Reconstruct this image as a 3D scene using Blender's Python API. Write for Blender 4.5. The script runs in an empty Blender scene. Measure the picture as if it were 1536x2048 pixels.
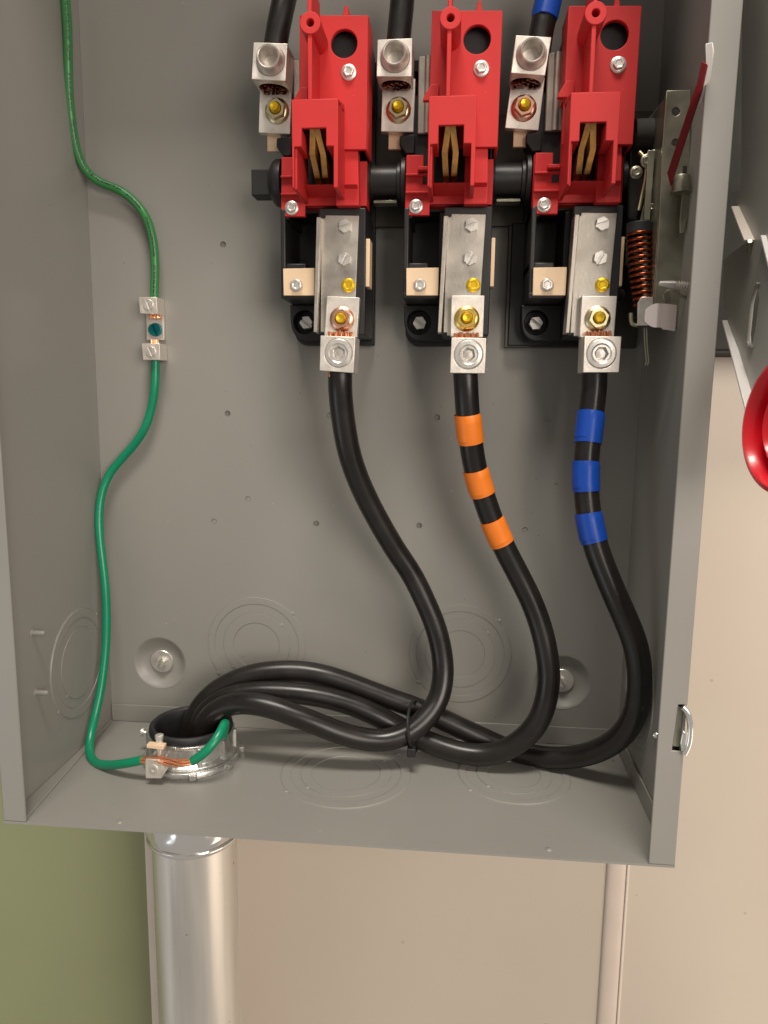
import bpy, bmesh, math, random
from mathutils import Vector, Matrix
random.seed(7)
scene = bpy.context.scene
COL = scene.collection
PI = math.pi

# ------------------------------------------------------------------ camera
CAM = Vector((0.28267, -0.57080, 0.27416)); YAW, PIT, ROL = -0.091945, 0.156015, 0.011769
FPX = 1489.5
def _axes():
    cy, sy, cp, sp, cr, sr = math.cos(YAW), math.sin(YAW), math.cos(PIT), math.sin(PIT), math.cos(ROL), math.sin(ROL)
    f = Vector((sy*cp, cy*cp, -sp)); r = Vector((cy, -sy, 0)); u = r.cross(f)
    return cr*r + sr*u, -sr*r + cr*u, f
RX, UX, FX = _axes()
cam = bpy.data.cameras.new('camera'); camo = bpy.data.objects.new('camera', cam); COL.objects.link(camo)
camo.matrix_world = Matrix(((RX.x, UX.x, -FX.x, CAM.x), (RX.y, UX.y, -FX.y, CAM.y), (RX.z, UX.z, -FX.z, CAM.z), (0, 0, 0, 1)))
cam.sensor_fit = 'VERTICAL'; cam.sensor_height = 24.0; cam.lens = 24.0*FPX/2048
cam.clip_start = 0.01; cam.clip_end = 50
scene.camera = camo

# ------------------------------------------------------------------ light
world = bpy.data.worlds.new('World'); scene.world = world; world.use_nodes = True
bg = world.node_tree.nodes['Background']
bg.inputs[0].default_value = (1.0, 0.93, 0.84, 1); bg.inputs[1].default_value = 0.31
def area(name, loc, target, sx, sy, power, color):
    l = bpy.data.lights.new(name, 'AREA'); l.shape = 'RECTANGLE'; l.size = sx; l.size_y = sy
    l.energy = power; l.color = color
    o = bpy.data.objects.new(name, l); COL.objects.link(o); o.location = loc
    o.rotation_euler = (Vector(target)-Vector(loc)).to_track_quat('-Z', 'Y').to_euler()
    return o
area('ceiling_lamp', (0.24, -0.88, 2.08), (0.22, 0, 0.25), 0.75, 0.4, 37, (1.0, 0.93, 0.835))
area('right_fill', (1.35, -1.8, 0.6), (0.25, 0, 0.0), 1.1, 0.9, 27, (1.0, 0.89, 0.79))  # warm fill added from the right to lift the left and beige walls
area('cool_pipe_fill', (-1.2, -1.3, -0.60), (0.0, 0, -0.3), 0.8, 0.7, 2.6, (0.84, 0.92, 1.0))  # unseen cool fill added for the reflection on the conduit's left
area('warm_pipe_fill', (1.35, -0.45, -0.70), (0.25, 0, -0.3), 0.75, 0.8, 3.0, (1.0, 0.82, 0.64))  # warm fill added low at right to make the conduit's bright stripe
scene.view_settings.view_transform = 'Standard'; scene.view_settings.look = 'None'
scene.view_settings.exposure = 0.0; scene.view_settings.gamma = 1.0

# ------------------------------------------------------------------ helpers (all sizes in millimetres)
def ray(u, v): return (u-768)/FPX*RX - (v-1024)/FPX*UX + FX
def P(u, v, h):
    """point standing h mm in front of the enclosure's back panel, seen at photo position u, v"""
    d = ray(u, v); t = (-h/1000-CAM.y)/d.y; q = (CAM+t*d)*1000; return Vector(q)
def A(u, v, h): q = P(u, v, h); return (q.x, q.z)
def XP(u, v, x):
    d = ray(u, v); t = (x/1000-CAM.x)/d.x; return (CAM+t*d)*1000

ORG = [Vector((0, 0, 0))]
def lab(o, label=None, cat=None, group=None, kind=None):
    if label: o['label'] = label
    if cat: o['category'] = cat
    if group: o['group'] = group
    if kind: o['kind'] = kind
    return o
def thing(name, loc, label, cat, group=None):
    o = bpy.data.objects.new(name, None); COL.objects.link(o); o.empty_display_size = 0.01
    ORG[0] = Vector(loc); o.location = ORG[0]/1000
    return lab(o, label, cat, group)

class MB:
    def __init__(s): s.v = []; s.f = []; s.uv = {}
    def add(s, vs, fs):
        n = len(s.v); s.v += [Vector(a) for a in vs]; s.f += [tuple(i+n for i in f) for f in fs]; return s
    def box(s, x0, x1, z0, z1, h0, h1):
        x0, x1 = sorted((x0, x1)); z0, z1 = sorted((z0, z1)); h0, h1 = sorted((h0, h1))
        vs = [(x, -h, z) for h in (h0, h1) for z in (z0, z1) for x in (x0, x1)]
        return s.add(vs, [(0, 2, 3, 1), (4, 5, 7, 6), (0, 1, 5, 4), (2, 6, 7, 3), (0, 4, 6, 2), (1, 3, 7, 5)])
    def prism(s, poly, h0, h1, holes=()):
        """polygon (x,z) from depth h0 (back) to h1 (front), with holes through it"""
        if not holes:
            n = len(poly)
            vs = [(x, -h0, z) for x, z in poly] + [(x, -h1, z) for x, z in poly]
            fs = [tuple(range(n)), tuple(range(2*n-1, n-1, -1))] + [(i, n+i, n+(i+1) % n, (i+1) % n) for i in range(n)]
            return s.add(vs, fs)
        bm = bmesh.new(); es = []
        for lp in [poly]+list(holes):
            vv = [bm.verts.new((x, -h1, z)) for x, z in lp]
            es += [bm.edges.new((vv[i], vv[(i+1) % len(vv)])) for i in range(len(vv))]
        bmesh.ops.triangle_fill(bm, use_beauty=True, use_dissolve=False, edges=es)
        r = bmesh.ops.extrude_face_region(bm, geom=bm.faces[:])
        for e in r['geom']:
            if isinstance(e, bmesh.types.BMVert): e.co.y = -h0
        bm.verts.index_update()
        vs = [v.co.copy() for v in bm.verts]; fs = [tuple(v.index for v in f.verts) for f in bm.faces]; bm.free()
        return s.add(vs, fs)
    def lathe(s, p, d, prof, seg=24, rot=0, cap=True):
        """profile [(radius, distance along d)] turned about d through p"""
        p = Vector(p); d = Vector(d).normalized()
        a = Vector((0, 0, 1)) if abs(d.z) < .9 else Vector((0, 1, 0))
        e1 = a.cross(d).normalized(); e2 = d.cross(e1)
        n = len(s.v)
        for r, t in prof:
            for k in range(seg):
                w = rot+2*PI*k/seg; s.v.append(p+d*t+(e1*math.cos(w)+e2*math.sin(w))*max(r, 1e-4))
        for i in range(len(prof)-1):
            for k in range(seg):
                a0 = n+i*seg+k; a1 = n+i*seg+(k+1) % seg; s.f.append((a0, a1, a1+seg, a0+seg))
        if cap:
            s.f.append(tuple(n+k for k in range(seg-1, -1, -1))); m = n+(len(prof)-1)*seg; s.f.append(tuple(m+k for k in range(seg)))
        return s
    def tube(s, pts, r, seg=16, cap=True, uvs=False):
        pts = [Vector(p) for p in pts]; n = len(s.v); up = None; L = 0
        for i, p in enumerate(pts):
            t = (pts[min(i+1, len(pts)-1)]-pts[max(i-1, 0)]).normalized()
            if up is None: up = t.orthogonal().normalized() if abs(t.y) > .9 else Vector((0, -1, 0)); 
            up = (up-t*up.dot(t)).normalized(); sd = t.cross(up)
            if i: L += (p-pts[i-1]).length
            rr = r[i] if isinstance(r, (list, tuple)) else r
            for k in range(seg):
                w = 2*PI*k/seg; s.uv[len(s.v)] = (k/seg, L/100); s.v.append(p+(up*math.cos(w)+sd*math.sin(w))*rr)
        for i in range(len(pts)-1):
            for k in range(seg):
                a0 = n+i*seg+k; a1 = n+i*seg+(k+1) % seg; s.f.append((a0, a0+seg, a1+seg, a1))
        if cap:
            s.f.append(tuple(n+k for k in range(seg))); m = n+(len(pts)-1)*seg; s.f.append(tuple(m+k for k in range(seg-1, -1, -1)))
        return s
    def build(s, name, mat, parent=None, bevel=0, smooth=35, label=None, org=None):
        o0 = ORG[0] if org is None else Vector(org)
        me = bpy.data.meshes.new(name)
        me.from_pydata([(v-o0)/1000 for v in s.v], [], s.f)
        bm = bmesh.new(); bm.from_mesh(me); bmesh.ops.recalc_face_normals(bm, faces=bm.faces); bm.to_mesh(me); bm.free()
        if s.uv:
            ul = me.uv_layers.new(name='UVMap')
            for lp in me.loops: ul.data[lp.index].uv = s.uv.get(lp.vertex_index, (0, 0))
        me.shade_smooth(); me.set_sharp_from_angle(angle=math.radians(smooth))
        me.materials.append(mat)
        o = bpy.data.objects.new(name, me); COL.objects.link(o)
        if parent: o.parent = parent
        else: o.location = o0/1000
        if bevel:
            b = o.modifiers.new('bevel', 'BEVEL'); b.width = bevel/1000; b.segments = 2; b.limit_method = 'ANGLE'; b.angle_limit = math.radians(40); b.harden_normals = False
        if label: o['label'] = label
        return o
def circ(cx, cz, r, n=28, rot=0): return [(cx+r*math.cos(rot+2*PI*k/n), cz+r*math.sin(rot+2*PI*k/n)) for k in range(n)]
def spline(pts, step=3.0):
    """Catmull-Rom through points, centripetal, resampled"""
    pts = [Vector(p) for p in pts]; out = []
    q = [2*pts[0]-pts[1]]+pts+[2*pts[-1]-pts[-2]]
    for i in range(1, len(q)-2):
        p0, p1, p2, p3 = q[i-1:i+3]; t0 = 0
        t1 = t0+max((p1-p0).length, 1e-6)**.5; t2 = t1+max((p2-p1).length, 1e-6)**.5; t3 = t2+max((p3-p2).length, 1e-6)**.5
        n = max(2, int((p2-p1).length/step))
        for k in range(n):
            t = t1+(t2-t1)*k/n
            a1 = p0*((t1-t)/(t1-t0))+p1*((t-t0)/(t1-t0)); a2 = p1*((t2-t)/(t2-t1))+p2*((t-t1)/(t2-t1)); a3 = p2*((t3-t)/(t3-t2))+p3*((t-t2)/(t3-t2))
            b1 = a1*((t2-t)/(t2-t0))+a2*((t-t0)/(t2-t0)); b2 = a2*((t3-t)/(t3-t1))+a3*((t-t1)/(t3-t1))
            out.append(b1*((t2-t)/(t2-t1))+b2*((t-t1)/(t2-t1)))
    out.append(pts[-1])
    for _ in range(4):
        out = [out[0]]+[(out[i-1]+2*out[i]+out[i+1])/4 for i in range(1, len(out)-1)]+[out[-1]]
    return out

# ------------------------------------------------------------------ materials
def mat(name, col, rough=.5, metal=0., var=.06, vscale=30, bump=.0, bscale=400, rvar=.0, coat=0., spec=.5, stretch=None):
    m = bpy.data.materials.new(name); m.use_nodes = True; nt = m.node_tree; N = nt.nodes; L = nt.links
    b = N['Principled BSDF']; b.inputs['Roughness'].default_value = rough; b.inputs['Metallic'].default_value = metal
    b.inputs['Coat Weight'].default_value = coat; b.inputs['Specular IOR Level'].default_value = spec
    tc = N.new('ShaderNodeTexCoord'); src = tc.outputs['Object']
    if stretch:
        mp = N.new('ShaderNodeMapping'); mp.inputs['Scale'].default_value = stretch; L.new(src, mp.inputs[0]); src = mp.outputs[0]
    n = N.new('ShaderNodeTexNoise'); n.inputs['Scale'].default_value = vscale; n.inputs['Detail'].default_value = 6; L.new(src, n.inputs['Vector'])
    r = N.new('ShaderNodeMapRange'); r.inputs['From Min'].default_value = .3; r.inputs['From Max'].default_value = .7
    r.inputs['To Min'].default_value = 1-var; r.inputs['To Max'].default_value = 1+var; L.new(n.outputs['Fac'], r.inputs['Value'])
    mx = N.new('ShaderNodeVectorMath'); mx.operation = 'SCALE'; mx.inputs[0].default_value = col[:3]; L.new(r.outputs[0], mx.inputs['Scale'])
    L.new(mx.outputs[0], b.inputs['Base Color'])
    if rvar:
        r2 = N.new('ShaderNodeMapRange'); r2.inputs['From Min'].default_value = .3; r2.inputs['From Max'].default_value = .7
        r2.inputs['To Min'].default_value = rough-rvar; r2.inputs['To Max'].default_value = rough+rvar; L.new(n.outputs['Fac'], r2.inputs['Value']); L.new(r2.outputs[0], b.inputs['Roughness'])
    if bump:
        n2 = N.new('ShaderNodeTexNoise'); n2.inputs['Scale'].default_value = bscale; n2.inputs['Detail'].default_value = 3; L.new(src, n2.inputs['Vector'])
        bp = N.new('ShaderNodeBump'); bp.inputs['Strength'].default_value = bump; bp.inputs['Distance'].default_value = .0004; L.new(n2.outputs['Fac'], bp.inputs['Height']); L.new(bp.outputs[0], b.inputs['Normal'])
    m['mix'] = 1
    return m
M = {}
def paint_grey():
    m = mat('grey_paint', (.270, .261, .238), rough=.40, var=.05, vscale=6, bump=.10, bscale=260, rvar=.05)
    nt = m.node_tree; N = nt.nodes; L = nt.links; b = N['Principled BSDF']
    # sparse dark scuffs on the paint
    tc = N.new('ShaderNodeTexCoord'); v = N.new('ShaderNodeTexVoronoi'); v.inputs['Scale'].default_value = 26; v.inputs['Randomness'].default_value = 1
    mp = N.new('ShaderNodeMapping'); mp.inputs['Rotation'].default_value = (.4, .3, .5); mp.inputs['Scale'].default_value = (1, 1, 1.6)
    L.new(tc.outputs['Object'], mp.inputs[0]); L.new(mp.outputs[0], v.inputs['Vector'])
    r = N.new('ShaderNodeMapRange'); r.inputs['From Min'].default_value = .03; r.inputs['From Max'].default_value = .055; L.new(v.outputs['Distance'], r.inputs['Value'])
    n = N.new('ShaderNodeTexNoise'); n.inputs['Scale'].default_value = 14; L.new(tc.outputs['Object'], n.inputs['Vector'])
    g = N.new('ShaderNodeMath'); g.operation = 'LESS_THAN'; g.inputs[1].default_value = .60; L.new(n.outputs['Fac'], g.inputs[0])
    mxx = N.new('ShaderNodeMath'); mxx.operation = 'MAXIMUM'; L.new(r.outputs[0], mxx.inputs[0]); L.new(g.outputs[0], mxx.inputs[1])
    old = b.inputs['Base Color'].links[0].from_socket
    sc = N.new('ShaderNodeMapRange'); sc.inputs['To Min'].default_value = .62; L.new(mxx.outputs[0], sc.inputs['Value'])
    vm = N.new('ShaderNodeVectorMath'); vm.operation = 'SCALE'; L.new(old, vm.inputs[0]); L.new(sc.outputs[0], vm.inputs['Scale']); L.new(vm.outputs[0], b.inputs['Base Color'])
    return m
def specks(m, scale, size, thr, k0, seed=0):
    nt = m.node_tree; N = nt.nodes; L = nt.links; b = N['Principled BSDF']
    tc = N.new('ShaderNodeTexCoord'); v = N.new('ShaderNodeTexVoronoi'); v.inputs['Scale'].default_value = scale
    mp = N.new('ShaderNodeMapping'); mp.inputs['Location'].default_value = (seed, seed*.7, 0); L.new(tc.outputs['Object'], mp.inputs[0]); L.new(mp.outputs[0], v.inputs['Vector'])
    r = N.new('ShaderNodeMapRange'); r.inputs['From Min'].default_value = size*.6; r.inputs['From Max'].default_value = size; L.new(v.outputs['Distance'], r.inputs['Value'])
    n = N.new('ShaderNodeTexNoise'); n.inputs['Scale'].default_value = scale*.4; L.new(mp.outputs[0], n.inputs['Vector'])
    g = N.new('ShaderNodeMath'); g.operation = 'LESS_THAN'; g.inputs[1].default_value = thr; L.new(n.outputs['Fac'], g.inputs[0])
    x = N.new('ShaderNodeMath'); x.operation = 'MAXIMUM'; L.new(r.outputs[0], x.inputs[0]); L.new(g.outputs[0], x.inputs[1])
    sc = N.new('ShaderNodeMapRange'); sc.inputs['To Min'].default_value = k0; L.new(x.outputs[0], sc.inputs['Value'])
    old = b.inputs['Base Color'].links[0].from_socket
    vm = N.new('ShaderNodeVectorMath'); vm.operation = 'SCALE'; L.new(old, vm.inputs[0]); L.new(sc.outputs[0], vm.inputs['Scale']); L.new(vm.outputs[0], b.inputs['Base Color'])
M['paint'] = paint_grey(); specks(M['paint'], 60, .05, .54, 1.35, 3); specks(M['paint'], 90, .06, .56, .6, 8)
M['alu'] = mat('plated_aluminium', (.80, .75, .68), rough=.46, metal=.75, var=.08, vscale=130, bump=.25, bscale=900, rvar=.08)
M['tinplate'] = mat('tinned_bus', (.50, .465, .41), rough=.42, metal=.8, var=.14, vscale=60, bump=.2, bscale=700, rvar=.10)
M['steel'] = mat('zinc_steel', (.76, .73, .68), rough=.34, metal=.72, var=.08, vscale=200, rvar=.06)
M['galv'] = mat('galvanised_steel', (.33, .32, .25), rough=.38, metal=.85, var=.22, vscale=45, bump=.15, bscale=300, rvar=.1)
M['chrome'] = mat('bright_chrome', (.88, .87, .85), rough=.14, metal=.9, var=.03)
M['diecast'] = mat('die_cast_zinc', (.56, .56, .54), rough=.24, metal=.85, var=.15, vscale=90, bump=.35, bscale=350, rvar=.1)
M['brass'] = mat('brass', (.85, .62, .18), rough=.28, metal=1, var=.1, vscale=250)
M['yellow'] = mat('yellow_zinc', (.80, .52, .02), rough=.35, metal=.6, var=.12, vscale=300)
M['coppery'] = mat('copper_zinc_nut', (.82, .50, .36), rough=.3, metal=1, var=.14, vscale=260)
M['palebrass'] = mat('pale_brass_nut', (.66, .58, .36), rough=.3, metal=1, var=.14, vscale=260)
M['copper'] = mat('bare_copper', (.85, .39, .21), rough=.3, metal=.85, var=.15, vscale=300)
M['darkcopper'] = mat('spring_copper', (.22, .055, .022), rough=.25, metal=1, var=.25, vscale=150)
M['red'] = mat('red_plastic', (.54, .030, .030), rough=.5, var=.05, vscale=40, bump=.05, bscale=500, spec=.3)
M['redgrip'] = mat('red_grip', (.72, .010, .022), rough=.28, var=.03, coat=.2)
M['redpaint'] = mat('red_lever_paint', (.26, .018, .02), rough=.4, var=.12, vscale=80)
M['black'] = mat('black_phenolic', (.014, .014, .014), rough=.42, var=.25, vscale=90, bump=.1, bscale=500)
M['blackdull'] = mat('black_dull', (.013, .013, .014), rough=.55, var=.2, vscale=90)
M['cable'] = mat('black_cable', (.012, .010, .009), rough=.32, var=.25, vscale=50, bump=.10, bscale=120, rvar=.06)
M['tape_orange'] = mat('orange_tape', (.93, .23, .018), rough=.42, var=.05, vscale=60, bump=.05)
M['tape_blue'] = mat('blue_tape', (.004, .062, .40), rough=.36, var=.06, vscale=60, bump=.05)
M['cream'] = mat('cream_fibre', (.78, .58, .38), rough=.5, var=.05, vscale=70)
M['amber'] = mat('greased_clip', (.60, .34, .10), rough=.3, metal=.6, var=.4, vscale=120)
M['green_up'] = mat('green_wire', (.035, .20, .055), rough=.36, var=.08)
M['green_dn'] = mat('teal_green_wire', (.002, .23, .115), rough=.30, var=.06)
M['green_screw'] = mat('green_screw', (.0, .17, .19), rough=.3, metal=.5, var=.15, vscale=300)
M['pan'] = mat('mounting_pan', (.085, .078, .062), rough=.4, metal=.6, var=.15, vscale=40)
M['conduit'] = mat('conduit_metal', (.80, .76, .70), rough=.36, metal=.82, var=.12, vscale=70, bump=.10, bscale=150, rvar=.10, stretch=(1, 1, .06))
M['wall_beige'] = mat('beige_wall', (.60, .52, .43), rough=.36, var=.05, vscale=3.2, bump=.14, bscale=35, rvar=.06)
M['wall_green'] = mat('green_wall', (.26, .275, .145), rough=.5, var=.06, vscale=5, bump=.2, bscale=60)
M['trim'] = mat('white_trim', (.74, .66, .58), rough=.5, var=.03)
M['trim_beige'] = mat('beige_trim', (.66, .56, .48), rough=.4, var=.03)
specks(M['conduit'], 60, .08, .40, .45, 1); specks(M['wall_beige'], 30, .05, .55, .8, 2); specks(M['wall_green'], 45, .06, .50, 1.3, 4); specks(M['cable'], 120, .12, .55, 2.2, 6); specks(M['red'], 140, .08, .55, 1.5, 2)
M['dark'] = mat('dark_parts_and_shade', (.045, .044, .040), rough=.8, var=.2, spec=.1)  # dark parts, also the plates that imitate shaded gaps
M['side'] = mat('dim_grey_steel', (.42, .415, .38), rough=.36, metal=.1, var=.12, vscale=12, bump=.1)
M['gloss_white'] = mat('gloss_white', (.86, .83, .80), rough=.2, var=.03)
M['cup'] = mat('cup_screw_metal', (.56, .52, .47), rough=.36, metal=.6, var=.12, vscale=300)
def printed(m):
    """black ink lettering too small to read, along the wire"""
    nt = m.node_tree; N = nt.nodes; L = nt.links; b = N['Principled BSDF']
    uv = N.new('ShaderNodeUVMap'); sp = N.new('ShaderNodeSeparateXYZ'); L.new(uv.outputs[0], sp.inputs[0])
    def mth(op, a, c):
        x = N.new('ShaderNodeMath'); x.operation = op
        for i, w in enumerate((a, c)):
            if isinstance(w, (int, float)): x.inputs[i].default_value = w
            else: L.new(w, x.inputs[i])
        return x.outputs[0]
    band = mth('MULTIPLY', mth('GREATER_THAN', sp.outputs[0], .86), mth('LESS_THAN', sp.outputs[0], .95))
    cb = N.new('ShaderNodeCombineXYZ'); L.new(mth('MULTIPLY', sp.outputs[0], 26), cb.inputs[0]); L.new(mth('MULTIPLY', sp.outputs[1], 70), cb.inputs[1])
    n = N.new('ShaderNodeTexNoise'); n.inputs['Scale'].default_value = 1.0; n.inputs['Detail'].default_value = 1; L.new(cb.outputs[0], n.inputs['Vector'])
    cb2 = N.new('ShaderNodeCombineXYZ'); L.new(mth('MULTIPLY', sp.outputs[1], 9), cb2.inputs[1])
    n2 = N.new('ShaderNodeTexNoise'); n2.inputs['Scale'].default_value = 1.0; L.new(cb2.outputs[0], n2.inputs['Vector'])
    ink = mth('MULTIPLY', band, mth('MULTIPLY', mth('GREATER_THAN', n.outputs['Fac'], .47), mth('GREATER_THAN', n2.outputs['Fac'], .42)))
    old = b.inputs['Base Color'].links[0].from_socket
    mx = N.new('ShaderNodeMix'); mx.data_type = 'RGBA'; L.new(ink, mx.inputs[0]); L.new(old, mx.inputs[6]); mx.inputs[7].default_value = (.004, .02, .008, 1); L.new(mx.outputs[2], b.inputs['Base Color'])
printed(M['green_up'])

# ================================================================== SETTING: wall behind
ORG[0] = Vector((0, 0, 0))
W0 = -15  # wall surface, mm behind the back panel
def flat(name, x0, x1, z0, z1, h0, h1, m, parent=None, bevel=0, **k):
    return MB().box(x0, x1, z0, z1, h0, h1).build(name, m, parent, bevel, **k)
lab(flat('wall', 26, 1200, -900, 1100, W0-60, W0, M['wall_beige']), kind='structure')
lab(flat('green_wall', -900, 25.5, -900, 1100, W0-60, W0+1, M['wall_green']), kind='structure')
# light edge bead where the green paint ends, and the beige cover strip
def strip(name, pts_l, pts_r, h0, h1, m, label, cat, bevel):
    poly = [A(*pts_l[0], h1), A(*pts_l[1], h1), A(*pts_r[1], h1), A(*pts_r[0], h1)]
    return lab(MB().prism(poly, h0, h1).build(name, m, None, bevel), label, cat)
x0a, x0b = 20.6, 28.4
lab(MB().box(x0a, x0b, -900, 200, W0-1, W0+5).build('edge_trim', M['trim'], None, .6), 'narrow white vertical edge strip between the green and beige wall, left of the pipe', 'trim')
t = thing('cover_strip', (428, -W0, 0), 'beige vertical cover strip on the beige wall below the right end of the box', 'trim')
MB().prism([(0, 0), (1, 0), (1, 1)], 0, 1) if False else None
m_ = MB(); n_ = 12
for k in range(n_+1):
    a = PI*k/n_; x = 427.5-8*math.cos(a); h = W0+.2+4.5*math.sin(a)**.7
    m_.v += [Vector((x, -h, -900)), Vector((x, -h, 200))]
m_.f = [(2*k, 2*k+2, 2*k+3, 2*k+1) for k in range(n_)]
m_.build('strip', M['trim_beige'], t)
MB().box(435.6, 437.8, -900, 200, W0-1, W0+3.2).build('bead', M['trim'], t, .9)

# ================================================================== ENCLOSURE
TOP = 690; D = 152; XR = 420
enc = thing('enclosure', (210, 0, 0), 'large open grey painted steel switch box with knockouts in its back and floor', 'electrical box')
ML = A(320, 1326, 0); MR = A(1125, 1365, 0)
holes_px = [(446, 489), (455, 827), (659, 831), (874, 835), (1094, 837), (496, 998), (428, 1043), (632, 1047), (838, 1051), (1050, 1060)]
hc = [A(u, v, 0) for u, v in holes_px]
backh = [circ(x, z, 2.3, 14) for x, z in hc] + [circ(ML[0], ML[1], 21.5, 40), circ(MR[0], MR[1], 21.5, 40)]
MB().prism([(1.6, 0.2), (XR-1.6, 0.2), (XR-1.6, TOP-1.6), (1.6, TOP-1.6)], -1.5, 0, backh).build('back_panel', M['paint'], enc)
for i, (x, z) in enumerate(hc):
    light = i in (4, 5, 6, 9)
    MB().lathe((x, 1.45 if light else 2.6, z), (0, -1, 0), [(3.2, 0), (3.2, .5), (2.0 if light else .5, .9 if light else .5)], 14).build('dimple', M['paint'], enc)
for (x, z) in (ML, MR):
    MB().lathe((x, 0.15, z), (0, 1, 0), [(22.2, -.35), (21.4, -.15), (20, .9), (17.5, 3.2), (15, 4.6), (12, 5.2), (.3, 5.2), (.3, 6.6), (23.0, 6.6), (23.0, .2)], 48, cap=False).build('mounting_dish', M['paint'], enc, smooth=50)
def knockout(c, d, rs, parent=enc):
    # stack of concentric rings pressed slightly apart, with a nick between each
    pr = []
    r0 = rs[0]
    pr += [(r0+.35, -.2), (r0+.2, .10), (r0-.25, .12), (r0-.5, -.10), (r0-.9, .34)]
    lev = .34
    pr[-1] = (r0-.9, .5); lev = .5
    for i, r in enumerate(rs[1:]):
        nl = .12 if i % 2 == 0 else .5
        pr += [(r+.55, lev), (r+.25, min(lev, nl)-.5), (r+.0, min(lev, nl)-.5), (r-.12, nl)]; lev = nl
    pr += [(.2, lev)]
    kb = MB().lathe(c, d, pr, 72, cap=False); dv = Vector(d); e_ = (Vector((1, 0, 0)) if abs(dv.x) < .5 else Vector((0, 1, 0))); f_ = dv.cross(e_)
    for rr_, aa_ in ((rs[0], .75), (rs[2], .7), (rs[0], 3.8), (rs[2], 3.9)):
        kb.lathe(Vector(c)+(e_*math.cos(aa_)+f_*math.sin(aa_))*rr_, d, [(1.7, .1), (1.2, .55), (.2, .65)], 10)
    ob = kb.build('knockout', M['paint'], parent, smooth=12)
    return ob
KB1 = (127, 0, 71.3); KB2 = (292, 0, 71.6)
knockout(KB1, (0, -1, 0), [41, 34.5, 27.4, 18.7]); knockout(KB2, (0, -1, 0), [41, 34.5, 27.6, 19.0])
knockout((210.5, -66, 0), (0, 0, 1), [48, 40, 33, 25]); knockout((333, -54, 0), (0, 0, 1), [41, 35, 27, 19])
knockout((1.6, -49, 69), (1, 0, 0), [42, 34, 27]); knockout((XR-1.6, -49, 69), (-1, 0, 0), [42, 34, 27])
# floor pan with its upturned flanges; round hole for the conduit
CX, CY, CR = 90.3, -54.0, 32.0
fl = MB().prism([(0.05, .5), (XR-.05, .5), (XR-.05, D), (0.05, D)], -1.5, 0, [circ(CX, -CY, 33.5, 40)])
fl.v = [Vector((v.x, -v.z, v.y if False else -(0 if abs(v.y) < 1e-6 else 1.5))) for v in fl.v]
fl.build('floor_pan', M['paint'], enc)
MB().box(2, XR-2, .1, 15, .1, 1.4).build('floor_flange', M['paint'], enc, .5)
MB().box(XR-3.2, XR-1.7, .1, 14.5, 1.5, D-.2).build('floor_flange', M['paint'], enc, .5)
MB().prism([(0, 0), (0, 0)], 0, 1) if False else None
m_ = MB(); m_.add([(1.7, -2, .1), (1.7, -2, 1.2), (3.0, -2, 1.2), (3.0, -2, .1), (1.7, -D+1.6, .1), (1.7, -D+1.6, 1.3), (14, -D+1.6, 1.3), (14, -D+1.6, .1)], [(0, 1, 2, 3), (4, 7, 6, 5), (1, 5, 6, 2), (3, 2, 6, 7), (0, 4, 5, 1), (0, 3, 7, 4)])
m_.build('corner_tab', M['paint'], enc, .4)
# side walls, top, front flanges
MB().box(0, 1.5, 0.1, TOP, -1.5, D-1.55).build('side_wall', M['paint'], enc)
MB().box(XR-1.5, XR, 0.1, TOP, -1.5, D-1.55).build('side_wall', M['paint'], enc)
MB().box(1.6, XR-1.6, TOP-1.5, TOP, 0, D).build('top_wall', M['paint'], enc)
MB().box(0, 15.3, 0.1, TOP, D-1.5, D).build('front_flange', M['paint'], enc, .5)
sl = [(XR-15.3, .1), (XR, .1), (XR, 72), (XR-6.8, 72.5), (XR-5.2, 100.6), (XR, 101), (XR, TOP), (XR-15.3, TOP)]
MB().prism(sl, D-1.5, D).build('front_flange', M['paint'], enc, .5)
MB().box(XR-13, XR-1.6, 64, 108, D-7, D-4.5).build('slot_shade_plate', M['dark'], enc)  # dark plate behind the notch stands in for the slot's shaded inside
for (u, v) in ((240, 1644), (1098, 1699)):
    d = ray(u, v); tt = -CAM.z/d.z; q = (CAM+tt*d)*1000
    MB().lathe((q.x, q.y, -.05), (0, 0, 1), [(2.2, 0), (1.8, .45), (1.0, .8), (.2, .95)], 14).build('weld_bump', M['paint'], enc, smooth=80)
for zz in (112, 69.5):
    MB().lathe((1.5, -109, zz), (1, 0, 0), [(2.6, 0), (1.9, .5), (1.75, 8.2), (1.4, 8.8), (.2, 9)], 14).build('stud', M['paint'], enc)
# curved rib of the right-hand side wall
r_ = MB().lathe((XR-1.5, -102, 58.7), (-1, 0, 0), [(2.4, 0), (2.2, 1.2), (1.2, 2.6), (.2, 2.9)], 14); r_.build('rivet', M['chrome'], enc)

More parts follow.
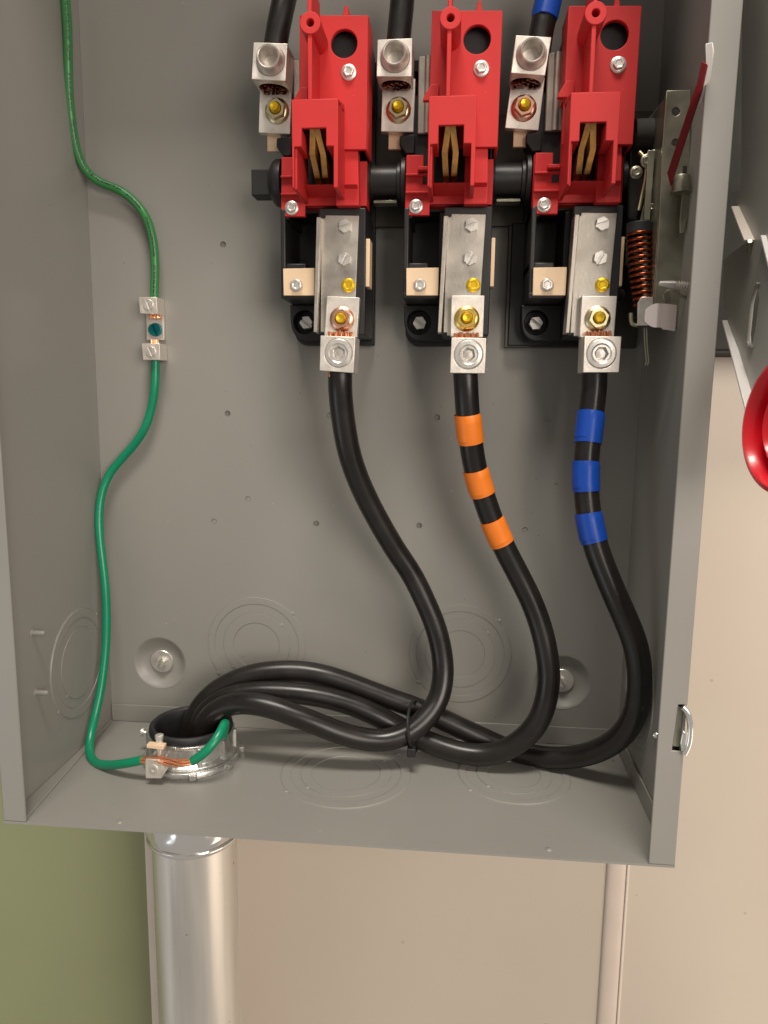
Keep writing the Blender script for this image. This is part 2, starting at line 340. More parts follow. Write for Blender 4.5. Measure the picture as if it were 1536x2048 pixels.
# wall screws holding the box
def hexcap(mb, x, z, h, r, hh, flange=0, slot=None, rot=0, seg=6):
    if flange: mb.lathe((x, -h, z), (0, -1, 0), [(flange, 0), (flange, .5), (flange*.86, 1.0), (r*.9, 1.15)], 26)
    if slot is None:
        mb.lathe((x, -h, z), (0, -1, 0), [(r, 0), (r, hh*.82), (r*.88, hh), (r*.6, hh), (r*.55, hh-.35), (.1, hh-.35)], seg, rot)
    else:
        mb.lathe((x, -h, z), (0, -1, 0), [(r, 0), (r, hh*.35)], seg, rot)
        w = r*.2
        for sgn in (1, -1):
            n = 40; pts = []
            for k in range(n+1):
                a = -PI/2+PI*k/n
                if seg == 6:
                    ang = (a-rot+slot) % (PI/3)-PI/6; rr = r*math.cos(PI/6)/math.cos(ang)*.97
                    rr = min(rr, r*.93)
                else: rr = r*.96
                px_ = rr*math.cos(a)
                if px_ < w: continue
                pts.append((px_, rr*math.sin(a)))
            pts = [(w, pts[0][1])]+pts+[(w, pts[-1][1])]
            c, s = math.cos(slot), math.sin(slot)
            pl = [(x+sgn*(px_*c-pz*s), z+sgn*(px_*s+pz*c)) for px_, pz in pts]
            mb.prism(pl, h+hh*.35, h+hh)
    return mb
def screw(x, z, h, r, hh, m, parent, flange=0, slot=None, rot=.2, seg=6, name='screw'):
    return hexcap(MB(), x, z, h, r, hh, flange, slot, rot, seg).build(name, m, parent, .18)
for k, (c, lb) in enumerate(((ML, 'zinc screw with washer in the round dish at the lower left of the back panel'), (MR, 'zinc screw with washer in the dish at lower right, half hidden by a black cable'))):
    s = thing('mounting_screw', (c[0], 5.2, c[1]), lb, 'screw')
    MB().lathe((c[0], 5.1, c[1]), (0, -1, 0), [(9.6, 0), (9.6, 1.1), (9.2, 1.5), (3, 1.5)], 32).build('washer', M['steel'], s)
    screw(c[0], c[1], -3.5, 4.0, 4.2, M['steel'], s, slot=-.4+k, rot=.3, name='screw_head')

# latch hook at the right front edge
t = thing('latch_hook', (418, -D, 86), 'shiny curved steel latch hook in the slot of the right front edge', 'latch')
q = [XP(1362, 1408, 419), XP(1373, 1418, 419), XP(1380, 1440, 419), XP(1384, 1465, 419), XP(1382, 1490, 419), XP(1374, 1508, 419)]
hk = MB().tube(spline([Vector((421, -D-2, z)) for z in ()] + [Vector((417, -D-1, 100)), Vector((419.5, -D-1.5, 98)), Vector((421.3, -D-2, 92)), Vector((422.0, -D-2, 84)), Vector((421.6, -D-2, 77)), Vector((419.6, -D-2, 71.8))], 1.5), [1.6]*3+[2.0]*60 if False else 1.8, 12)
hk.build('hook', M['chrome'], t)
MB().prism([(415.0, 99), (418.5, 98), (419.5, 86), (418.3, 73.5), (414.0, 74)], D-4, D-2.6).build('catch_plate', M['galv'], t, .3)
MB().prism([(418.0, 86), (420.0, 84), (419.6, 75), (418.2, 72.5), (417.2, 78)], D+.2, D+1.6).build('tongue', M['chrome'], t, .4)

# ================================================================== SWITCH POLES
S = 83.0
def place(o, dx):
    """copy of a thing with its parts, moved along the row"""
    c = o.copy(); COL.objects.link(c); c.location.x += dx/1000
    for ch in o.children:
        d = ch.copy(); COL.objects.link(d); d.parent = c
        for g in ch.children:
            e = g.copy(); COL.objects.link(e); e.parent = d
    return c
def poly(px, h): return [A(u, v, h) for u, v in px]

pole = thing('switch_pole', (192, 0, 400), 'leftmost red covered switch pole, beside the square free end of the black shaft', 'switch', 'red covered switch poles')
b = MB()
base_l = 163.5
# rounded foot and low slab
foot = [(161.8, 340), (162.2, 322)] + [(172+10*math.cos(a), 322+11*math.sin(a)-1) for a in [PI+PI/2*k/8 for k in range(1, 9)]] + [(222, 310.5), (222, 505), (161.8, 505)]
b.prism(foot, 0.3, 9)
b.prism([(161.8, 338), (162.2, 325)] + [(172.7+10.2*math.cos(a), 325+12*math.sin(a)) for a in [PI+PI/2*k/8 for k in range(1, 9)]] + [(190, 313), (190, 338)], 9, 23, [circ(172.7, 326, 8.3, 30)])
b.box(189.5, 221, 314, 396, 9, 58)
b.box(163.2, 166.6, 341, 396, 9, 56.5)
b.box(163.2, 187, 338, 342, 9, 57.0)
b.box(166.6, 187, 342, 356.5, 9, 57.0)
b.box(163.2, 179.5, 356.5, 361.8, 9, 52)
b.box(163.2, 168.5, 390, 396, 9, 54)
b.box(186, 190, 342, 396, 9, 45)
b.box(165, 219, 396.5, 470, 9, 42)
b.box(181, 221, 470, 507, 9, 60)
b.build('base', M['black'], pole, .8)
MB().box(212, 223.5, 346, 377, 40, 55).build('fibre_barrier', M['cream'], pole, .4)
MB().prism(poly([(566, 537), (629, 536), (629, 591), (567, 591)], 60), 57.3, 60).build('brass_tab', M['cream'], pole, .35, label='pale tan flat metal tab')
screw(*A(592, 570, 62), 60.05, 4.0, 2.6, M['steel'], pole, flange=4.3, rot=.5)
screw(*A(612, 645, 19), 13.5, 5.0, 6.0, M['steel'], pole, slot=.9, rot=.1)
# bus plate with its raised left edge
pl = poly([(643, 436), (650, 436), (651, 430), (718, 431), (711, 600), (711, 668), (648, 670), (648, 664), (641, 664)], 60)
bus = MB().prism(pl, 58.2, 60).prism(poly([(633, 434), (642, 434), (634, 664), (627, 664)], 66), 52, 66)
bus.build('bus_plate', M['tinplate'], pole, .35)
for (u, v, a) in ((690, 452, .0-PI/2+.3), (689, 518, -.5)):
    screw(*A(u, v, 62), 60.05, 4.6, 2.8, M['steel'], pole, slot=a, rot=.4)
screw(*A(696, 570, 62), 60.05, 4.2, 2.4, M['yellow'], pole, flange=4.7, rot=.25)

# red moulded cover
cov = MB()
up = poly([(599, 30), (736, 30), (734, 302), (716, 302), (716, 330)], 68)
HB = A(688, 87, 68)
# main upper plate
cov.prism([A(599, 30, 68), A(736, 30, 68), A(733, 299, 68), A(599, 299, 68)], 64.5, 68, [circ(HB[0], HB[1], 8.4, 36)])
xL, zT = A(599, 30, 68); xR_, _ = A(736, 30, 68); zN = A(733, 299, 68)[1]
cov.box(xR_-2, xR_, zN, zT, 40, 64.5); cov.box(xL, xR_-2, zT-2, zT, 40, 64.5); cov.box(xL, xL+2, zN+30, zT-2, 40, 64.5)
# lower plate at the foot of the cover
LP = [A(563, 314, 56), A(600, 314, 56), A(600, 299, 56), A(716, 299, 56), A(718, 411, 56), A(610, 411, 56), A(610, 433, 56), A(562, 433, 56)]
wl = A(588, 292, 56)[0]; wr = A(668, 292, 56)[0]
wx0, wz1 = A(601, 296, 56); wx1, wz0 = A(667, 366, 56)
cov.prism([A(563, 314, 56), A(596, 314, 56), A(596, 372, 56), A(718, 372, 56), A(718, 411, 56), A(610, 411, 56), A(610, 433, 56), A(562, 433, 56)], 52, 56)
z411 = A(700, 411, 56)[1]; z314 = A(563, 314, 56)[1]; z433 = A(600, 433, 56)[1]; x562 = A(562, 400, 56)[0]; x718 = A(718, 400, 56)[0]
cov.box(A(610, 411, 56)[0], x718, z411, z411+2.2, 36, 52)
cov.box(x562, x562+2, z433, z314, 46, 52)
# right wing, a step back
wgx0 = A(716, 330, 52)[0]; wgx1 = A(734, 330, 52)[0]; wgz1 = A(733, 322, 52)[1]; wgz0 = A(733, 412, 52)[1]
cov.box(wgx0, wgx1, wgz0, wgz1, 34, 52)
MBx = A(676, 199, 95)
# raised box with T-shaped window, front at 95
bx0, bz1 = A(583, 199, 95); bx1, _ = A(676, 199, 95); bz0 = A(600, 376, 95)[1]
s0, sz1 = A(603, 256, 95); s1, sz0 = A(652, 292, 95); l0, _ = A(588, 300, 95); l1, lz0 = A(667, 300, 95)
front = [(bx0, bz0), (l0, bz0), (l0, sz0), (s0, sz0), (s0, sz1), (s1, sz1), (s1, sz0), (l1, sz0), (l1, bz0), (bx1, bz0), (bx1, bz1), (bx0, bz1)]
cov.prism(front, 92, 95)
cov.box(bx0, bx0+2.6, bz0, bz1, 56, 92); cov.box(bx1-2.6, bx1, bz0, bz1, 52, 92)
# sloping roof of the box
cov.add([(bx0, -92, bz1-2.6), (bx1, -92, bz1-2.6), (bx1, -64, bz1+3.4), (bx0, -64, bz1+3.4), (bx0, -95, bz1), (bx1, -95, bz1), (bx1, -67.5, bz1+6.2), (bx0, -67.5, bz1+6.2)],
        [(0, 1, 2, 3), (4, 7, 6, 5), (0, 4, 5, 1), (3, 2, 6, 7), (0, 3, 7, 4), (1, 5, 6, 2)])
cov.box(l0, s0, sz0, sz0+2, 70, 92); cov.box(s1, l1, sz0, sz0+2, 70, 92)
cov.box(s0-2, s0, sz0+2, sz1, 76, 92); cov.box(s1, s1+2, sz0+2, sz1, 76, 92)
# plate joining raised box to the right edge, deep
cov.prism([A(672, 297, 65), A(716, 297, 65), A(718, 411, 65), A(672, 411, 65)], 56.1, 65)
x716 = A(716, 299, 66)[0]
z369 = A(630, 369, 70)[1]
cov.add([(bx0+2.6, -56, z411+5), (x716, -56, z411+5), (x716, -70, z369), (bx0+2.6, -70, z369), (bx0+2.6, -52, z411+5), (x716, -52, z411+5), (x716, -66, z369), (bx0+2.6, -66, z369)],
        [(0, 1, 2, 3), (4, 7, 6, 5), (0, 4, 5, 1), (3, 2, 6, 7), (0, 3, 7, 4), (1, 5, 6, 2)])
# vertical rib and boss
ribx0 = A(615, 80, 95)[0]; ribx1 = A(623.5, 80, 95)[0]; ribt = A(620, -40, 95)[1]
BC = A(620, 45, 96)
cov.box(ribx0, ribx1, bz1-.5, BC[1]-5.6, 67, 95); cov.box(ribx0, ribx1, BC[1]+5.6, ribt, 67, 95)
cov.prism(circ(*BC, 6.3, 32), 67.5, 96, [circ(*BC, 2.3, 20)])
# small ribs on the lower left ledge
for (v, w) in ((353, 6), (388, 7)):
    zz = A(575, v, 58)[1]; cov.box(x562+.3, bx0, zz-.7, zz+.7, 55.5, 58.5)
cov.box(bx0-8, bx0, A(575, 343, 58)[1]-1.2, A(575, 343, 58)[1]+1.2, 56, 61)
# pin at the top edge
px0, pz0 = A(690, 32, 68); cov.prism([(px0-2.2, pz0-1), (px0+2.2, pz0-1), (px0+1.4, pz0+7), (px0-.6, pz0+7)], 55, 66)
# strap left of the rib down to the raised box
cov.prism([A(599, 172, 72), A(614, 172, 72), A(614, 205, 72), A(583, 205, 72), A(586, 195, 72)], 66, 70)
cov.build('red_cover', M['red'], pole, .45)
screw(*A(696, 141, 71), 68.05, 3.6, 3.0, M['steel'], pole, flange=5.0, rot=.15)
screw(*A(581, 413, 60), 56.05, 3.5, 3.0, M['steel'], pole, flange=4.7, rot=.35)
# fuse clip blades inside the window
wbk = MB().box(bx0+3, bx1-3, A(600, 372, 60)[1]-2, bz1-4, 42.1, 48); wbk.build('inner_block', M['black'], pole, .3)
for dx in (-2.3, 2.3):
    cpt = [(dx*.5, 90, bz1-14), (dx*.9, 86, bz1-20), (dx*1.5, 80, bz1-27), (dx*1.25, 72, bz1-33), (dx*1.1, 67, bz1-37.5)]
    cx = (s0+s1)/2-.4; m_ = MB()
    for i in range(len(cpt)-1):
        a_, b_ = cpt[i], cpt[i+1]; w = 1.75
        m_.add([(cx+a_[0]-w, -a_[1], a_[2]), (cx+a_[0]+w, -a_[1], a_[2]), (cx+b_[0]+w, -b_[1], b_[2]), (cx+b_[0]-w, -b_[1], b_[2]),
                (cx+a_[0]-w, -a_[1]+14, a_[2]-3), (cx+a_[0]+w, -a_[1]+14, a_[2]-3), (cx+b_[0]+w, -b_[1]+14, b_[2]-3), (cx+b_[0]-w, -b_[1]+14, b_[2]-3)],
               [(0, 1, 2, 3), (4, 7, 6, 5), (1, 5, 6, 2), (0, 3, 7, 4)])
    m_.build('contact_blade', M['amber'], pole)
# line side bus behind the upper lug, tan tab and black stop
lbx = A(1092, 200, 46)[0]-2*S; lz0 = A(1100, 262, 46)[1]; lz1 = A(1100, 104, 46)[1]
MB().box(lbx, lbx+14.5, lz0, lz1, 42.2, 46).build('line_bus', M['tinplate'], pole, .8)
MB().lathe((lbx+6.5, -45, lz0+.3), (0, 0, 1), [(2.6, 0), (2.6, lz1-lz0-.6)], 16).build('bus_rib', M['tinplate'], pole)
MB().box(161.5, 178.5, 488, 495.5, 18, 33).build('line_block', M['black'], pole, .6)
MB().box(150.8, 160.5, 437.5, 450, 37, 40).build('tan_tab', M['cream'], pole, .3)
stp = MB().prism([A(553, 276, 46), A(583, 272, 46), A(583, 312, 46), A(566, 312, 46), A(553, 294, 46)], 26, 46); stp.build('black_stop', M['blackdull'], pole, .8)
pole_b = place(pole, S); pole_b['label'] = 'middle switch pole with red cover, above the cable with orange tape bands'
pole_c = place(pole, 2*S); pole_c['label'] = 'rightmost red covered switch pole, beside the coil spring and above the blue taped cable'

# ------------------------------------------------------------------ lugs
def lug(kind, k, label, nutmat):
    dx = 0
    if kind == 'load':
        bp = [((641, 671), (711, 674), (707, 746), (639, 741)), ((903, 675), (973, 676), (970, 747), (900, 746)), ((1169, 672), (1243, 673), (1238, 745), (1166, 745))][k]
        pp = [((654, 592), (719, 595), (714, 674), (649, 672)), ((903, 591), (969, 591), (966, 674), (901, 673)), ((1164, 592), (1234, 592), (1228, 674), (1159, 674))][k]
        sc = [(677, 706), (937, 709), (1203, 707)][k]; nt = [(682, 637), (934, 636), (1198, 636)][k]
        hb, hp, h0, sch = 82, 66.5, 60.2, 82
    else:
        bp = [((507, 84), (575, 87), (571, 162), (503, 158)), ((755, 79), (825, 76), (823, 153), (753, 153)), ((1032, 70), (1103, 74), (1090, 151), (1022, 146))][k]
        pp = [((520, 160), (584, 165), (580, 268), (517, 265)), ((765, 155), (831, 157), (827, 264), (762, 263)), ((1024, 150), (1090, 155), (1077, 261), (1010, 256))][k]
        sc = [(541, 121), (790, 114), (1063, 109)][k]; nt = [(551, 217), (796, 215), (1049, 211)][k]
        hb, hp, h0, sch = 66, 46, 40, 72
    t = thing('terminal_lug', (*[A(*sc, hb)[0], -h0, A(*sc, hb)[1]],), label, 'terminal lug', 'aluminium cable lugs on the switch poles')
    pts = [A(*q, hb) for q in bp]; cx = sum(p[0] for p in pts)/4; cz = sum(p[1] for p in pts)/4
    # cable bore is vertical: build the block as two halves beside the bore plus front and rear skins
    s_ = A(*sc, hb)
    mb = MB(); R = 9.2
    mb.prism(pts, hb-5.0, hb, [circ(s_[0], s_[1], R+.15, 40)])
    # horizontal section (x,h) with the bore, swept along z
    bot = min(p[1] for p in pts); top = max(p[1] for p in pts)
    hc_ = (h0+hb-5)/2
    x0, x1 = (pts[0][0]+pts[3][0])/2, (pts[1][0]+pts[2][0])/2
    hh0 = h0 if kind == 'load' else 40
    sk = (pts[3][0]-pts[0][0])
    def yv(p, zt):  # shear with the slight turn of the block
        return p
    n0 = len(mb.v)
    tmp = MB().prism([(x0, hh0), (x1, hh0), (x1, hb-5.02), (x0, hb-5.02)], 0, 1, [circ((x0+x1)/2, (hh0+hb-5)/2, (hb-5-hh0)/2-.7, 26)])
    zt, zb = (pts[0][1]+pts[1][1])/2, (pts[2][1]+pts[3][1])/2
    for v in tmp.v:
        x, h = v.x, v.z; f = (x-x0)/(x1-x0)
        if abs(v.y) < 1e-6:   # bottom end
            xx = pts[3][0]+(pts[2][0]-pts[3][0])*f; zz = pts[3][1]+(pts[2][1]-pts[3][1])*f
        else:
            xx = pts[0][0]+(pts[1][0]-pts[0][0])*f; zz = pts[0][1]+(pts[1][1]-pts[0][1])*f
        v.x, v.y, v.z = xx, -h, zz
    mb.add(tmp.v, tmp.f)
    mb.build('lug_block', M['alu'], t, .35)
    MB().prism([A(*q, hp) for q in pp], hp-6.2, hp).build('mounting_pad', M['alu'], t, .35)
    # set screw
    if kind == 'load':
        m_ = MB().lathe((s_[0], -hb+3.0, s_[1]), (0, -1, 0), [(R, 0), (R, 2.9), (R-.7, 3.5), (6.4, 3.7), (5.6, 3.2), (5.3, 2.9)], 40, cap=False)
        m_.prism(circ(s_[0], s_[1], 5.6, 40), hb-3.4, hb+.0, [circ(s_[0], s_[1], 4.6, 6, .5+k*1.3)])
        m_.lathe((s_[0], -hb+4, s_[1]), (0, -1, 0), [(8, 0), (8, .2), (3.6, .4), (3.0, .9), (.2, 1.1)], 24)
        m_.build('set_screw', M['steel'], t)
    else:
        m_ = MB().lathe((s_[0], -hb+4.2, s_[1]), (0, -1, 0), [(R, 0), (R, 5.0), (7.6, 8.4), (7.4, 10.6), (6.8, 11.2), (6.2, 10.8), (5.9, 6.0), (5.6, 2.2), (5.3, -1.0), (3.5, -1.6), (.2, -1.7)], 40, cap=False)
        m_.build('set_screw', M['cup'], t)
    # flange nut and its stud
    nx, nz = A(*nt, hp+5)
    m_ = MB().lathe((nx, -hp-.02, nz), (0, -1, 0), [(8.3, 0), (8.3, .8), (7.2, 1.6), (5.8, 2.3)], 36)
    m_.prism([p for p in circ(nx, nz, 6.6, 6, .35+k)], hp+1.2, hp+6.2, [circ(nx, nz, 3.9, 24)])
    nut = m_.build('flange_nut', nutmat, t, .3)
    MB().lathe((nx, -hp-1, nz), (0, -1, 0), [(3.3, 0), (3.3, 7.5), (2.6, 8.6), (1.6, 8.4), (.2, 8.0)], 20).build('stud', M['yellow'], nut)
    # copper strands
    m_ = MB(); 
    if kind == 'load':
        zt = (pts[0][1]+pts[1][1])/2; xm = nx-.2
        for i in range(13):
            xx = xm-7.6+15.2*i/12; hh = hp+5.5+1.6*math.sin(i*2.1+k)+ (2.5 if 3 < i < 10 else 0); 
            m_.tube([(xx, -hh, zt-4), (xx+random.uniform(-.3, .3), -hh-.3, zt+1.5), (xx+random.uniform(-.5, .5), -hh+.5, zt+3.4+random.uniform(-.5, .8))], .72, 6)
        for i in range(8):
            xx = xm-6.5+13*i/7; m_.tube([(xx, -hp-2.2, zt-4), (xx, -hp-2.4, zt+3.8)], .8, 6)
        zb = (pts[2][1]+pts[3][1])/2
        for i in range(9):
            xx = cx-6.5+ (4.5 if k == 0 else 11)*i/8; a = math.sin(i*1.7)
            m_.tube([(xx, -73-a, zb+3), (xx-.3, -73.5-a, zb-(3.2 if k != 1 else .8))], .7, 6)
    else:
        zb = (pts[2][1]+pts[3][1])/2
        rr = (hb-5-40)/2-1.4; hc2 = (40+hb-5)/2
        for ring, cnt in ((0, 1), (2.2, 6), (4.4, 12), (6.4, 18)):
            for i in range(cnt):
                a = 2*PI*i/cnt+ring; x = cx+(pts[3][0]-cx+pts[2][0]-cx)/2+ring*1.18*math.cos(a); h = hc2+ring*math.sin(a)
                m_.tube([(x, -h, zb+6), (x, -h, zb+random.uniform(-1.8, .8))], 1.05, 6)
    m_.build('copper_strands', M['copper'] if kind == 'load' else M['darkcopper'], t)
    return t
lug('load', 0, 'lower lug with a copper coloured nut on the left pole, clamping the plain black cable', M['coppery'])
lug('load', 1, 'lower lug with a golden nut on the middle pole, above the orange taped cable', M['brass'])
lug('load', 2, 'lower lug with a pale brass nut on the right pole, above the blue taped cable', M['palebrass'])
lug('line', 0, 'upper lug left of the leftmost red cover, with a protruding cup screw', M['palebrass'])
lug('line', 1, 'upper lug between the leftmost and the middle red covers, holding a black cable', M['palebrass'])
lug('line', 2, 'upper lug left of the rightmost red cover, holding the cable with blue tape', M['coppery'])

# ------------------------------------------------------------------ power cables
CRAD = 8.1
def cable(label, path, tapes=(), tapemat=None, r=CRAD, group='black power cables'):
    pts = [P(u, v, h) for u, v, h in path]
    sp = spline(pts, 2.5)
    t = thing('power_cable', tuple(sp[0]), label, 'cable', group)
    m_ = MB().tube(sp, r, 22); m_.build('insulation', M['cable'], t, smooth=60)
    zs = [p.z for p in sp]
    for (v0, v1) in tapes:
        # find samples whose photo row lies in the band
        seg = []
        for p in sp:
            d = p/1000-CAM; z = d.dot(FX); vv = 1024-FPX*d.dot(UX)/z
            if v0 <= vv <= v1: seg.append(p)
        m2 = MB().tube(seg, [r+.05]+[r+.75]*(len(seg)-2)+[r+.6], 26); a0 = -.5+.9*math.sin(v0*.07); nn = 12; b0 = len(m2.v)
        sub = seg[:-1]
        for i, p in enumerate(sub):
            tg = (seg[min(i+1, len(seg)-1)]-seg[max(i-1, 0)]).normalized(); up = Vector((0, -1, 0)); up = (up-tg*up.dot(tg)).normalized(); sd = tg.cross(up)
            for k in range(nn+1):
                w = a0+.10*i/len(sub)+1.9*k/nn; rr = r+.80+(.22 if 0 < k < nn else 0)
                m2.v.append(p+(up*math.cos(w)+sd*math.sin(w))*rr)
        for i in range(len(sub)-1):
            for k in range(nn):
                q0 = b0+i*(nn+1)+k; m2.f.append((q0, q0+nn+1, q0+nn+2, q0+1))
        m2.build('tape_band', tapemat, t, smooth=35)
    return t
c1 = [(681, 735, 70), (680, 765, 70), (684, 820, 66), (696, 895, 60), (711, 945, 54), (735, 1000, 47), (760, 1047, 42), (788, 1095, 37), (824, 1150, 33), (849, 1200, 32), (872, 1257, 32), (884, 1310, 33), (886, 1355, 36), (876, 1400, 42), (850, 1438, 50), (815, 1466, 56), (770, 1480, 60), (722, 1477, 63), (675, 1464, 66), (630, 1446, 68), (590, 1431, 69), (545, 1415, 69), (505, 1407, 68), (470, 1407, 66), (438, 1418, 64), (414, 1440, 62), (402, 1475, 61), (398, 1530, 60), (398, 1600, 60)]
c2 = [(930, 735, 70), (932, 770, 70), (935, 820, 68), (942, 885, 64), (951, 938, 60), (968, 995, 56), (986, 1045, 53), (1011, 1100, 50), (1038, 1152, 48), (1063, 1203, 48), (1081, 1252, 49), (1093, 1303, 51), (1098, 1352, 52), (1092, 1400, 53), (1076, 1444, 54), (1046, 1478, 54), (1008, 1501, 52), (968, 1510, 50), (925, 1506, 48), (885, 1495, 46), (845, 1479, 44), (800, 1456, 42), (755, 1432, 42), (710, 1412, 42), (660, 1397, 43), (610, 1388, 45), (560, 1384, 46), (510, 1384, 47), (465, 1391, 48), (430, 1408, 49), (405, 1435, 50), (392, 1480, 52), (390, 1550, 54)]
c3 = [(1189, 735, 70), (1189, 770, 70), (1184, 815, 72), (1179, 860, 75), (1174, 905, 78), (1172, 950, 80), (1174, 1000, 82), (1181, 1050, 84), (1194, 1100, 86), (1213, 1150, 88), (1233, 1197, 90), (1253, 1242, 91), (1270, 1287, 92), (1278, 1330, 92), (1279, 1376, 90), (1272, 1420, 86), (1254, 1457, 78), (1226, 1485, 68), (1186, 1505, 58), (1143, 1514, 48), (1095, 1515, 42), (1050, 1507, 36), (1010, 1496, 33), (965, 1476, 31), (920, 1455, 30), (875, 1434, 29), (830, 1415, 28), (785, 1399, 28), (740, 1382, 28), (695, 1365, 28), (650, 1351, 29), (605, 1343, 30), (560, 1342, 32), (515, 1347, 34), (470, 1361, 36), (430, 1384, 38), (402, 1412, 40), (384, 1450, 42), (376, 1510, 46), (380, 1580, 50)]
cable('plain black cable without tape, from the left lower lug to the conduit bushing', c1)
cable('black cable with three orange tape bands, from the middle lower lug to the conduit', c2, [(821, 885), (936, 993), (1036, 1092)], M['tape_orange'])
cable('black cable with three blue tape bands, from the right lower lug along the right wall', c3, [(821, 887), (921, 986), (1024, 1084)], M['tape_blue'])
cable('short black supply cable above the upper left lug, beside the leftmost red cover', [(549, 105, 52), (556, 60, 51), (562, 30, 50), (572, -15, 47), (583, -60, 44)], r=7.8)
cable('short straight black supply cable above the upper middle lug', [(795, 105, 52), (799, 60, 51), (802, 30, 50), (806, -15, 48), (810, -60, 46)], r=7.8)
cable('short supply cable wrapped in blue tape at the top edge, above the upper right lug', [(1077, 100, 52), (1083, 60, 51), (1090, 30, 50), (1100, -15, 48), (1111, -60, 46)], [(-90, 46)], M['tape_blue'], r=7.8)
# cable tie holding the bundle
t = thing('cable_tie', tuple(P(828, 1450, 45)), 'black cable tie around the crossing cables at the bottom of the box', 'cable tie')
tp = [P(835, 1404, 28), P(826, 1402, 40), P(818, 1420, 56), P(815, 1450, 66), P(818, 1480, 68), P(824, 1497, 60), P(828, 1505, 50), P(838, 1490, 36), P(842, 1450, 24), P(840, 1420, 22)]
MB().tube(spline(tp+[tp[0]], 2), 1.15, 8).build('strap', M['blackdull'], t)
q = P(823, 1500, 62); MB().box(q.x-3, q.x+3, q.z-4, q.z+2.5, 59, 66).build('tie_head', M['blackdull'], t, .5)

# ------------------------------------------------------------------ green ground wires
g1 = [(128, -60, 26), (131, 0, 26), (135, 60, 25), (136, 130, 24), (138, 190, 22), (144, 250, 19), (153, 300, 16), (170, 340, 12), (198, 364, 9), (235, 378, 8), (268, 402, 8), (293, 436, 9), (306, 480, 8), (310, 530, 8), (309, 575, 8), (308, 612, 8)]
t = thing('ground_wire', tuple(P(131, 0, 26)), 'dark green ground wire with black print, above the small lug on the back panel', 'wire', 'green ground wires')
MB().tube(spline([P(*p) for p in g1], 2.5), 3.25, 18, uvs=True).build('insulation', M['green_up'], t, smooth=60)
g2 = [(310, 705, 8), (311, 740, 8), (309, 780, 8), (302, 820, 7), (289, 858, 7), (268, 890, 6), (243, 918, 6), (219, 948, 7), (204, 985, 10), (198, 1030, 13), (200, 1080, 16), (206, 1130, 19), (211, 1180, 21), (213, 1230, 23), (212, 1285, 26), (207, 1340, 31), (199, 1392, 37), (188, 1440, 45), (180, 1480, 55), (179, 1506, 64), (190, 1525, 74), (215, 1530, 84), (250, 1527, 92), (285, 1520, 96)]
t = thing('ground_wire', tuple(P(310, 705, 8)), 'teal green ground wire running from the small lug down the left side to the bushing', 'wire', 'green ground wires')
sp = spline([P(*p) for p in g2], 2.5); MB().tube(sp, 3.25, 18).build('insulation', M['green_dn'], t, smooth=60)
bare = spline([P(280, 1521, 96), P(300, 1520, 97), P(322, 1521, 98), P(345, 1525, 99), (P(368, 1526, 99)), P(388, 1521, 97)], 1.5)
m_ = MB()
for k in range(7):
    pts = []
    for i, p in enumerate(bare):
        a = k*2*PI/6+i*.12; rr = 1.75 if k < 6 else 0
        wdn = 1+.35*math.sin(PI*i/len(bare))
        pts.append(p+Vector((0, rr*math.cos(a), rr*wdn*math.sin(a))))
    m_.tube(pts, .85, 7)
m_.build('bare_strands', M['copper'], t)
g3 = [(385, 1522, 97), (400, 1513, 98), (418, 1497, 97), (433, 1478, 93), (443, 1460, 87), (449, 1447, 80), (450, 1452, 70), (445, 1480, 62), (440, 1530, 60)]
MB().tube(spline([P(*p) for p in g3], 2.0), 3.25, 18).build('insulation_tail', M['green_dn'], t, smooth=60)

# ground lug on the back panel
t = thing('ground_lug', tuple(P(306, 655, 0)), 'small aluminium ground lug with a green centre screw joining the two green wires', 'ground lug')
def sq(px, h0, h1, name='lug_block'):
    return MB().prism([A(*q, h1) for q in px], h0, h1).build(name, M['alu'], t, .3)
sq([(277, 594), (313, 594), (315, 628), (280, 627)], .3, 15); sq([(283, 687), (319, 687), (320, 720), (286, 720)], .3, 15)
sq([(292, 627), (326, 629), (328, 680), (293, 680)], .3, 4, 'lug_saddle')
screw(*A(296, 609, 15.6), 14.9, 3.9, 1.2, M['steel'], t, slot=.35, seg=24); screw(*A(301, 703, 15.6), 14.9, 3.9, 1.2, M['steel'], t, slot=.4, seg=24)
screw(*A(309, 659, 7), 4, 5.0, 3.6, M['green_screw'], t, slot=.35, seg=28, name='green_screw')
m_ = MB()
for i in range(8):
    x, z = A(299+i*3.0, 632, 8); m_.tube([(x, -8-math.sin(i*2)*2, z+3), (x+.3, -7, z-1.5)], .8, 6)
    if i < 5: x, z = A(303+i*3.2, 683, 8); m_.tube([(x, -8, z+1.2), (x, -8-math.sin(i), z-3)], .8, 6)
m_.build('copper_strands', M['copper'], t)

# ------------------------------------------------------------------ conduit, hub and bushing
t = thing('conduit', (CX, CY, -20), 'wide shiny vertical metal conduit pipe coming up into the bottom of the box', 'conduit')
MB().lathe((CX, CY, -900), (0, 0, 1), [(CR, 0), (CR, 898), (CR-2, 898), (CR-2, 0)], 64, cap=False).build('pipe', M['conduit'], t)
m_ = MB().lathe((CX, CY, -1.6), (0, 0, -1), [(34, 0), (38.5, .2), (38.5, 8), (37.4, 12)]+[(37.4-.0009*(q_-12)**2, q_) for q_ in range(15, 57, 3)]+[(34.3, 58), (35.6, 58.4), (35.8, 60.4), (34.6, 61.8), (32.05, 62.0)], 64, cap=False)
for v in m_.v:
    a = math.atan2(v.y-CY, v.x-CX); zz = -v.z
    if 7 < zz < 58: k = 1+.014*math.sin(a*7+zz*.25)+.012*math.sin(a*13-zz*.4)*math.sin(zz*.5); v.x = CX+(v.x-CX)*k; v.y = CY+(v.y-CY)*k
